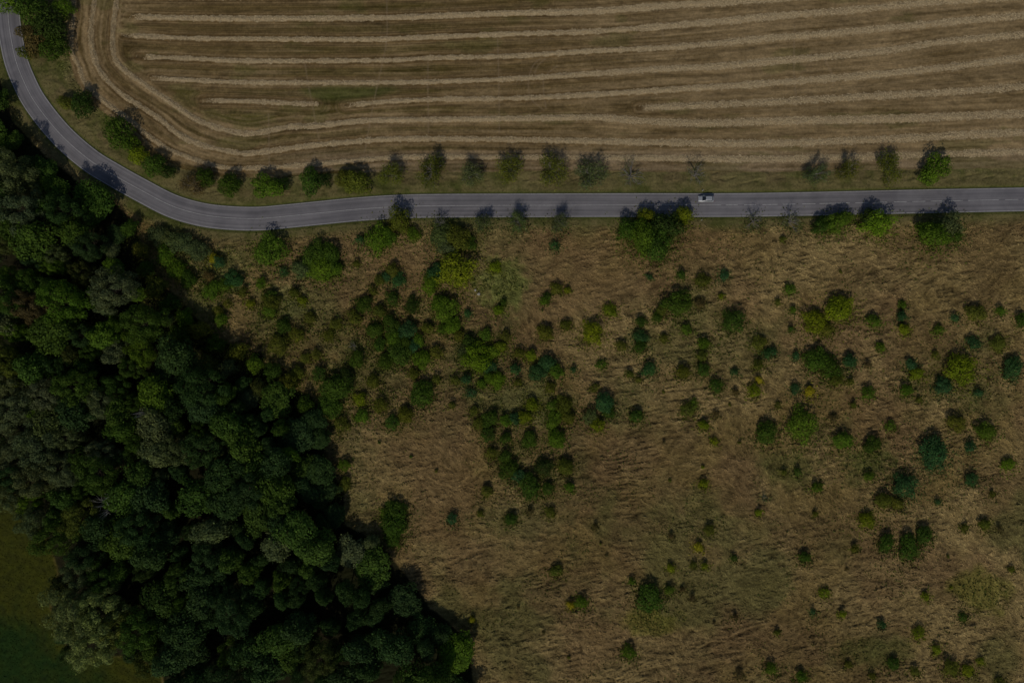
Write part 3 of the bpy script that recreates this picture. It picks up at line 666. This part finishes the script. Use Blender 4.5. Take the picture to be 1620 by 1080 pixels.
while cand < 9000 and len(placed) < 262:
    cand += 1
    px = rnd.uniform(-12, 765); py = rnd.uniform(110, 1095); r = (rnd.uniform(12, 19) if rnd.random() < .35 else rnd.uniform(19, 34))
    if not inside(px, py, WOOD) or inside(px, py, MEADOW): continue
    if not inside(px+r*.35, py-r*.4, WOOD) or not inside(px+r*.35, py, WOOD): continue
    if inside(px-r*.5, py, MEADOW): continue
    if any(math.hypot(px-a, py-b) < .60*(r+c_) for a, b, c_ in placed): continue
    t = rnd.random(); n_ = float(vn(np.array([px]), np.array([py]), 110, None, 3)[0])
    if px > 260 and py > 560: c = 'wd' if t < .66 else 'dk' if t < .90 else 'gy' if t < .95 else 'of' if t < .985 else 'gr'
    elif py > 800: c = 'dk' if t < .42 else 'of' if t < .56 else 'wd' if t < .8 else 'gy' if t < .9 else 'dr'
    elif n_ > .5: c = 'gr' if t < .22 else 'dk' if t < .65 else 'of' if t < .82 else 'gy'
    else: c = 'dk' if t < .4 else 'wd' if t < .65 else 'gy' if t < .8 else 'of' if t < .95 else 'gr'
    dark_gap = math.hypot(px-205, py-495) < 22 or math.hypot(px-135, py-690) < 24 or math.hypot(px-210, py-930) < 34 or math.hypot(px-230, py-605) < 18 or math.hypot(px-125, py-455) < 14 or math.hypot(px-270, py-660) < 16 or math.hypot(px-470, py-650) < 12
    if dark_gap: continue
    edge = not inside(px+45, py-30, WOOD)
    tree(px, py, r, c, 'tree', H=(3.0+.13*r+random.uniform(-.4, .6)) if edge else None) if edge or rnd.random() > (.5 if px < 240 else .22) else tree(px, py, r*1.1, c, 'pale', kw='loose crowned tree', nm='loose_crowned_tree')
# the two bleached dead trees
for px, py, r, lab in [(165, 800, 19, 'bleached bare dead tree standing in the wood at lower left'), (222, 655, 9, 'small bleached dead tree among dark crowns in the middle of the wood')]:
    H = 15.5; x, y = W(px, py, H*.75)
    V, F, tips = twig_geo(r*S, H, .22, int(px), nb=12, sub=5)
    root = link(bpy.data.objects.new('dead_tree', None)); root.location = (x, y, 0)
    V1 = V; me = npmesh('branches', V1, F, [M_dead]); newobj('branches', me, root)
    V, F = tube([(0, 0, -.3), (.05, 0, 2), (0, .05, H*.4)], [.32, .28, .2], 8); newobj('trunk', npmesh('trunk', V, F, [M_dead]), root)
    tag(root, lab, 'dead tree', 'dead trees in the wood')

# ------------------------------------------------------------------ weeds and brambles nobody could count
hx = []; hy = []; hc = []
for it in ITEMS:
    if it['key'] in ('tree', 'pale') or it['py'] < 335 or it['r'] < 5: continue
    rm = it['r']*S; n = int(40*rm*rm+44*rm); n = min(n, 1000)
    a = rng.uniform(0, 6.283, n); rr_ = rm*(.3+np.abs(rng.normal(0, .72, n))); x0, y0 = W(it['px'], it['py']+.35*it['r'])
    hx.append(x0+np.cos(a)*rr_*1.15); hy.append(y0+np.sin(a)*rr_); cc_ = np.array(COLS[it['c']][0])*.6+np.array([.115, .115, .022])*.6
    hc.append(np.tile(cc_, (n, 1))*rng.uniform(.7, 1.3, (n, 1)))
x, y = samp(420000); j, i = gi(x, y); px_ = x/S+810; py_ = 540-y/S
dens = sst(.50, .70, fbm(x, y, 9, 3, 301))*.30 + sst(.50, .66, fbm(x, y, 5, 3, 302))*sst(760, 600, px_)*0
thick = np.zeros(len(x))
for cx, cy, rx, ry, a in [(600, 560, 120, 110, .8), (450, 520, 80, 50, .7), (330, 430, 70, 50, .55), (540, 700, 40, 90, .5), (770, 570, 70, 80, .5), (850, 650, 110, 40, .6), (840, 740, 80, 60, .45), (700, 410, 50, 60, .3), (790, 445, 50, 40, .5),
                          (1300, 500, 60, 30, .35), (1380, 735, 60, 45, .4), (1500, 610, 110, 50, .25), (1180, 560, 90, 60, .25), (1420, 850, 60, 40, .2), (1555, 940, 50, 40, .35), (1030, 985, 50, 25, .35)]:
    thick = np.maximum(thick, a*(1-sst(.5, 1.1, np.hypot((px_-cx)/rx, (py_-cy)/ry))))
dens = dens*.6+1.3*thick*sst(.40, .60, fbm(x, y, 4, 3, 303))
ok = (cls[j, i] == 0) & (rd[j, i] > 30) & (rng.random(len(x)) < dens); hx.append(x[ok]); hy.append(y[ok])
hc.append(np.where((rng.random(ok.sum()) < .5)[:, None], np.array([[.105, .110, .020]]), np.array([[.075, .105, .020]]))*rng.uniform(.7, 1.35, (ok.sum(), 1)))
hx = np.concatenate(hx); hy = np.concatenate(hy); hc = np.concatenate(hc); n = len(hx)
o = strands('weeds', hx, hy, rng.uniform(0, 6.283, n), rng.uniform(.25, .6, n), rng.uniform(.10, .28, n), rng.uniform(.1, .55, n), M_greenstrand, hc, z0=.05)
tag(o, 'low green and olive weeds growing among the shrubs in the dry grass', 'weeds', kind='stuff')

# ------------------------------------------------------------------ labels that single each plant out
ORD = ['first', 'second', 'third', 'fourth', 'fifth', 'sixth', 'seventh', 'eighth', 'ninth', 'tenth', 'eleventh', 'twelfth', 'thirteenth', 'fourteenth', 'fifteenth']
bag = {}
for it in ITEMS:
    woody = it['key'] in ('tree', 'pale') or 'roadside tree' in it['kw']
    r = it['r']
    it['size'] = (('wide' if r > 24 else 'medium' if r > 20 else 'narrow') if it['key'] in ('tree', 'pale') else ('large' if r > 18 else 'medium' if r > 11 else 'small' if r > 6 else 'tiny'))
    it['cat'] = 'tree' if 'tree' in it['kw'] else 'shrub'
    bag.setdefault((it['size'], it['c'] if it['kw'] != 'bare grey shrub' else '', it['kw'], it['region']), []).append(it)
for (sz, c, kw, reg), L in bag.items():
    L.sort(key=lambda t: t['px'])
    cw = COLS[c][1] if c else ''
    if 'bare' in kw: cw = ''
    for k, it in enumerate(L):
        base = ' '.join((sz+' '+cw+' '+kw).split())
        if len(L) == 1: lab = f'{base} {reg}'
        elif k == 0: lab = f'{base}, leftmost {reg}'
        elif k == len(L)-1: lab = f'{base}, rightmost {reg}'
        else: lab = f'{base}, {ORD[k]} from left {reg}'
        tag(it['o'], lab, it['cat'], it['group'])

# ------------------------------------------------------------------ the silver car driving left in the upper lane
def paint(name, colr, rough=.35, metal=.6, coat=.6):
    return simple(name, colr, rough, metal, .04, 1.5, .5, coat)
M_silver = paint('silver_paint', (.40, .41, .43), .38, .35, .5)
M_glass = simple('tinted_glass', (.012, .016, .022), .08, 0, .1, 1, .6)
M_black = simple('black_plastic', (.02, .02, .022), .6); M_tyre = simple('tyre_rubber', (.018, .018, .018), .85)
M_rim = simple('alloy', (.45, .45, .46), .35, .8); M_lamp = simple('headlamp', (.7, .72, .74), .12, .1); M_red = simple('tail_lamp', (.25, .012, .012), .2)
M_white = simple('white_plastic', (.75, .75, .73), .5, var=.05)
def fin(name, V, F, m, parent, bev=0, sub=0, smooth=True):
    import bmesh
    bm = bmesh.new(); vs = [bm.verts.new(v) for v in V]
    for f_ in F: bm.faces.new([vs[i] for i in f_])
    bmesh.ops.recalc_face_normals(bm, faces=bm.faces)
    if bev: bmesh.ops.bevel(bm, geom=list(bm.edges), offset=bev, segments=2, affect='EDGES', profile=.6)
    me = bpy.data.meshes.new(name); bm.to_mesh(me); bm.free(); me.materials.append(m)
    if smooth: me.polygons.foreach_set('use_smooth', [True]*len(me.polygons))
    o = newobj(name, me, parent)
    if sub: md = o.modifiers.new('s', 'SUBSURF'); md.levels = sub; md.render_levels = sub
    return o
def loft(rings):
    n = len(rings[0]); V = [p for r in rings for p in r]; F = []
    for k in range(len(rings)-1):
        for s in range(n):
            s2 = (s+1) % n; F.append((k*n+s, k*n+s2, (k+1)*n+s2, (k+1)*n+s))
    F.append(tuple(range(n))); F.append(tuple((len(rings)-1)*n+s for s in range(n))[::-1]); return V, F
def boxg(x0, x1, y0, y1, z0, z1):
    V = [(x0, y0, z0), (x1, y0, z0), (x1, y1, z0), (x0, y1, z0), (x0, y0, z1), (x1, y0, z1), (x1, y1, z1), (x0, y1, z1)]
    return V, [(0, 3, 2, 1), (4, 5, 6, 7), (0, 1, 5, 4), (1, 2, 6, 5), (2, 3, 7, 6), (3, 0, 4, 7)]
cx_, cy_ = W(1117.5, 314.3, 1.0)
car = link(bpy.data.objects.new('car', None)); car.location = (cx_, cy_, .035); car.rotation_euler = (0, 0, math.radians(-.3))
tag(car, 'silver car driving left in the upper lane of the road', 'car')
st = [(-2.26, .60, .60, .32), (-2.18, .76, .68, .24), (-1.95, .84, .76, .20), (-1.55, .88, .84, .19), (-1.0, .90, .95, .19), (-.2, .91, .98, .19), (.8, .91, .99, .19), (1.5, .90, .99, .20), (2.0, .87, .97, .23), (2.2, .80, .92, .28), (2.27, .68, .82, .36)]
rings = []
for x, hw, zt, zb in st:
    zm = zb+(zt-zb)*.45
    half = [(hw*.88, zb), (hw, zm-.08), (hw, zm+.12), (hw*.96, zt-.07), (hw*.86, zt), (hw*.45, zt+.035)]
    rings.append([(x, y, z) for y, z in half]+[(x, 0, zt+.045)]+[(x, -y, z) for y, z in reversed(half)]+[(x, 0, zb)])
V, F = loft(rings); fin('body', V, F, M_silver, car)
gh = [(-1.08, .74, .93), (-.22, .60, 1.42), (.1, .61, 1.46), (1.0, .61, 1.475), (1.55, .59, 1.45), (2.02, .72, 1.0)]
# cabin as base outline -> roof outline
base = [(-1.22, -.70), (-1.0, -.80), (0, -.83), (1.2, -.82), (1.9, -.76), (2.08, -.66), (2.08, .66), (1.9, .76), (1.2, .82), (0, .83), (-1.0, .80), (-1.22, .70)]
roof = [(-.14, -.54), (0.0, -.60), (.2, -.635), (1.1, -.635), (1.5, -.60), (1.62, -.50), (1.62, .50), (1.5, .60), (1.1, .635), (.2, .635), (0.0, .60), (-.14, .54)]
r2 = [(x*.93+.05, y*.8) for x, y in roof]
V, F = loft([[(x, y, .94) for x, y in base], [(x, y, 1.42) for x, y in roof], [(x, y, 1.475) for x, y in r2]]); fin('cabin', V, F, M_silver, car, smooth=False)
def panel(name, pts, off=.006, t0=.08, t1=.86):
    """glass laid just proud of the cabin between base points i and roof points"""
    (a, b) = pts; A = []
    for i, u in ((a, .0), (b, .0)):
        pass
    pa, pb, ra, rb = np.array([*base[a], .94]), np.array([*base[b], .94]), np.array([*roof[a], 1.42]), np.array([*roof[b], 1.42])
    q = [pa+(ra-pa)*t0, pb+(rb-pb)*t0, pb+(rb-pb)*t1, pa+(ra-pa)*t1]
    n = np.cross(q[1]-q[0], q[3]-q[0]); n /= np.linalg.norm(n); c0 = sum(q)/4
    if np.dot(n, c0-np.array([.5, 0, 1.0])) < 0: n = -n
    q = [c0+(p-c0)*.96+n*off for p in q]; q2 = [p-n*.004 for p in q]
    F = [(0, 1, 2, 3), (7, 6, 5, 4), (0, 4, 5, 1), (1, 5, 6, 2), (2, 6, 7, 3), (3, 7, 4, 0)]
    fin(name, q+q2, F, M_glass, car, smooth=False)
panel('windscreen', (11, 0), t0=.04, t1=.97); panel('rear_window', (5, 6), t0=.2, t1=.9)
for a, b in ((1, 2), (2, 3), (3, 4), (8, 7), (9, 8), (10, 9)): panel('side_window', (a, b), t0=.12, t1=.88)
wheelV, wheelF = None, None
for x in (-1.38, 1.35):
    for s in (-1, 1):
        wl = link(bpy.data.objects.new('wheel', None), car); wl.location = (x, s*.80, .31)
        prof = [(.19, -.11), (.29, -.11), (.315, -.07), (.315, .07), (.29, .11), (.19, .11)]
        N = 20; V = [(math.cos(2*math.pi*k/N)*r, y, math.sin(2*math.pi*k/N)*r) for r, y in prof for k in range(N)]; F = []
        for a in range(len(prof)):
            b = (a+1) % len(prof)
            for k in range(N): F.append((a*N+k, a*N+(k+1) % N, b*N+(k+1) % N, b*N+k))
        fin('tyre', V, F, M_tyre, wl)
        V, F = loft([[(math.cos(2*math.pi*k/N)*r, y, math.sin(2*math.pi*k/N)*r) for k in range(N)] for r, y in ((.185, -.09), (.185, .09), (.12, .105*1.0))]); fin('rim', V, F, M_rim, wl, smooth=False)
for s in (-1, 1):
    V, F = boxg(-2.235, -2.02, s*.68-.13, s*.68+.13, .60, .70); fin('headlight', V, F, M_lamp, car, .02)
    V, F = boxg(2.12, 2.285, s*.66-.11, s*.66+.11, .74, .90); fin('tail_light', V, F, M_red, car, .02)
    V, F = boxg(-.82, -.64, s*.98-.10, s*.98+.10, .93, 1.06); fin('door_mirror', V, F, M_silver, car, .03)
V, F = boxg(-2.29, -2.20, -.5, .5, .34, .5); fin('grille', V, F, M_black, car, .02)
V, F = boxg(2.24, 2.31, -.62, .62, .36, .5); fin('rear_bumper', V, F, M_black, car, .02)

# ------------------------------------------------------------------ roadside delineator posts and bits in the grass
def post(px, py, lab):
    x, y = W(px, py); root = link(bpy.data.objects.new('delineator_post', None)); root.location = (x, y, float(gz(x, y)))
    V, F = boxg(-.07, .07, -.055, .055, -.2, 1.0); fin('post', V, F, M_white, root, .015)
    V, F = boxg(-.074, .074, -.059, .059, .74, .92); fin('band', V, F, M_black, root)
    tag(root, lab, 'road post', 'white delineator posts beside the road')
post(1111, 302, 'white marker post on the upper verge just above the car')
post(1109, 348.5, 'white marker post on the lower verge just below the car')
M_stone = simple('pale_stone', (.34, .31, .27), .9)
for (px, py, r, lab) in [(757, 465, .45, 'pale stone lying in grass right of the big yellow-green shrub'), (752, 459, .3, 'small pale stone just above the larger one near the yellow-green shrub')]:
    rr = np.random.default_rng(int(px)); import bmesh
    bm = bmesh.new(); bmesh.ops.create_icosphere(bm, subdivisions=3, radius=r)
    for v_ in bm.verts:
        v_.co *= 1+.22*math.sin(v_.co.x*9+px)*math.cos(v_.co.y*11)+.05*rr.normal(); v_.co.z *= .55
    me = bpy.data.meshes.new('stone'); bm.to_mesh(me); bm.free(); me.materials.append(M_stone)
    o = newobj('stone', me); x, y = W(px, py); o.location = (x, y, float(gz(x, y))+.12); tag(o, lab, 'stone', 'pale stones in the dry grass')
print('items', len(ITEMS), 'wood trees', len(placed))
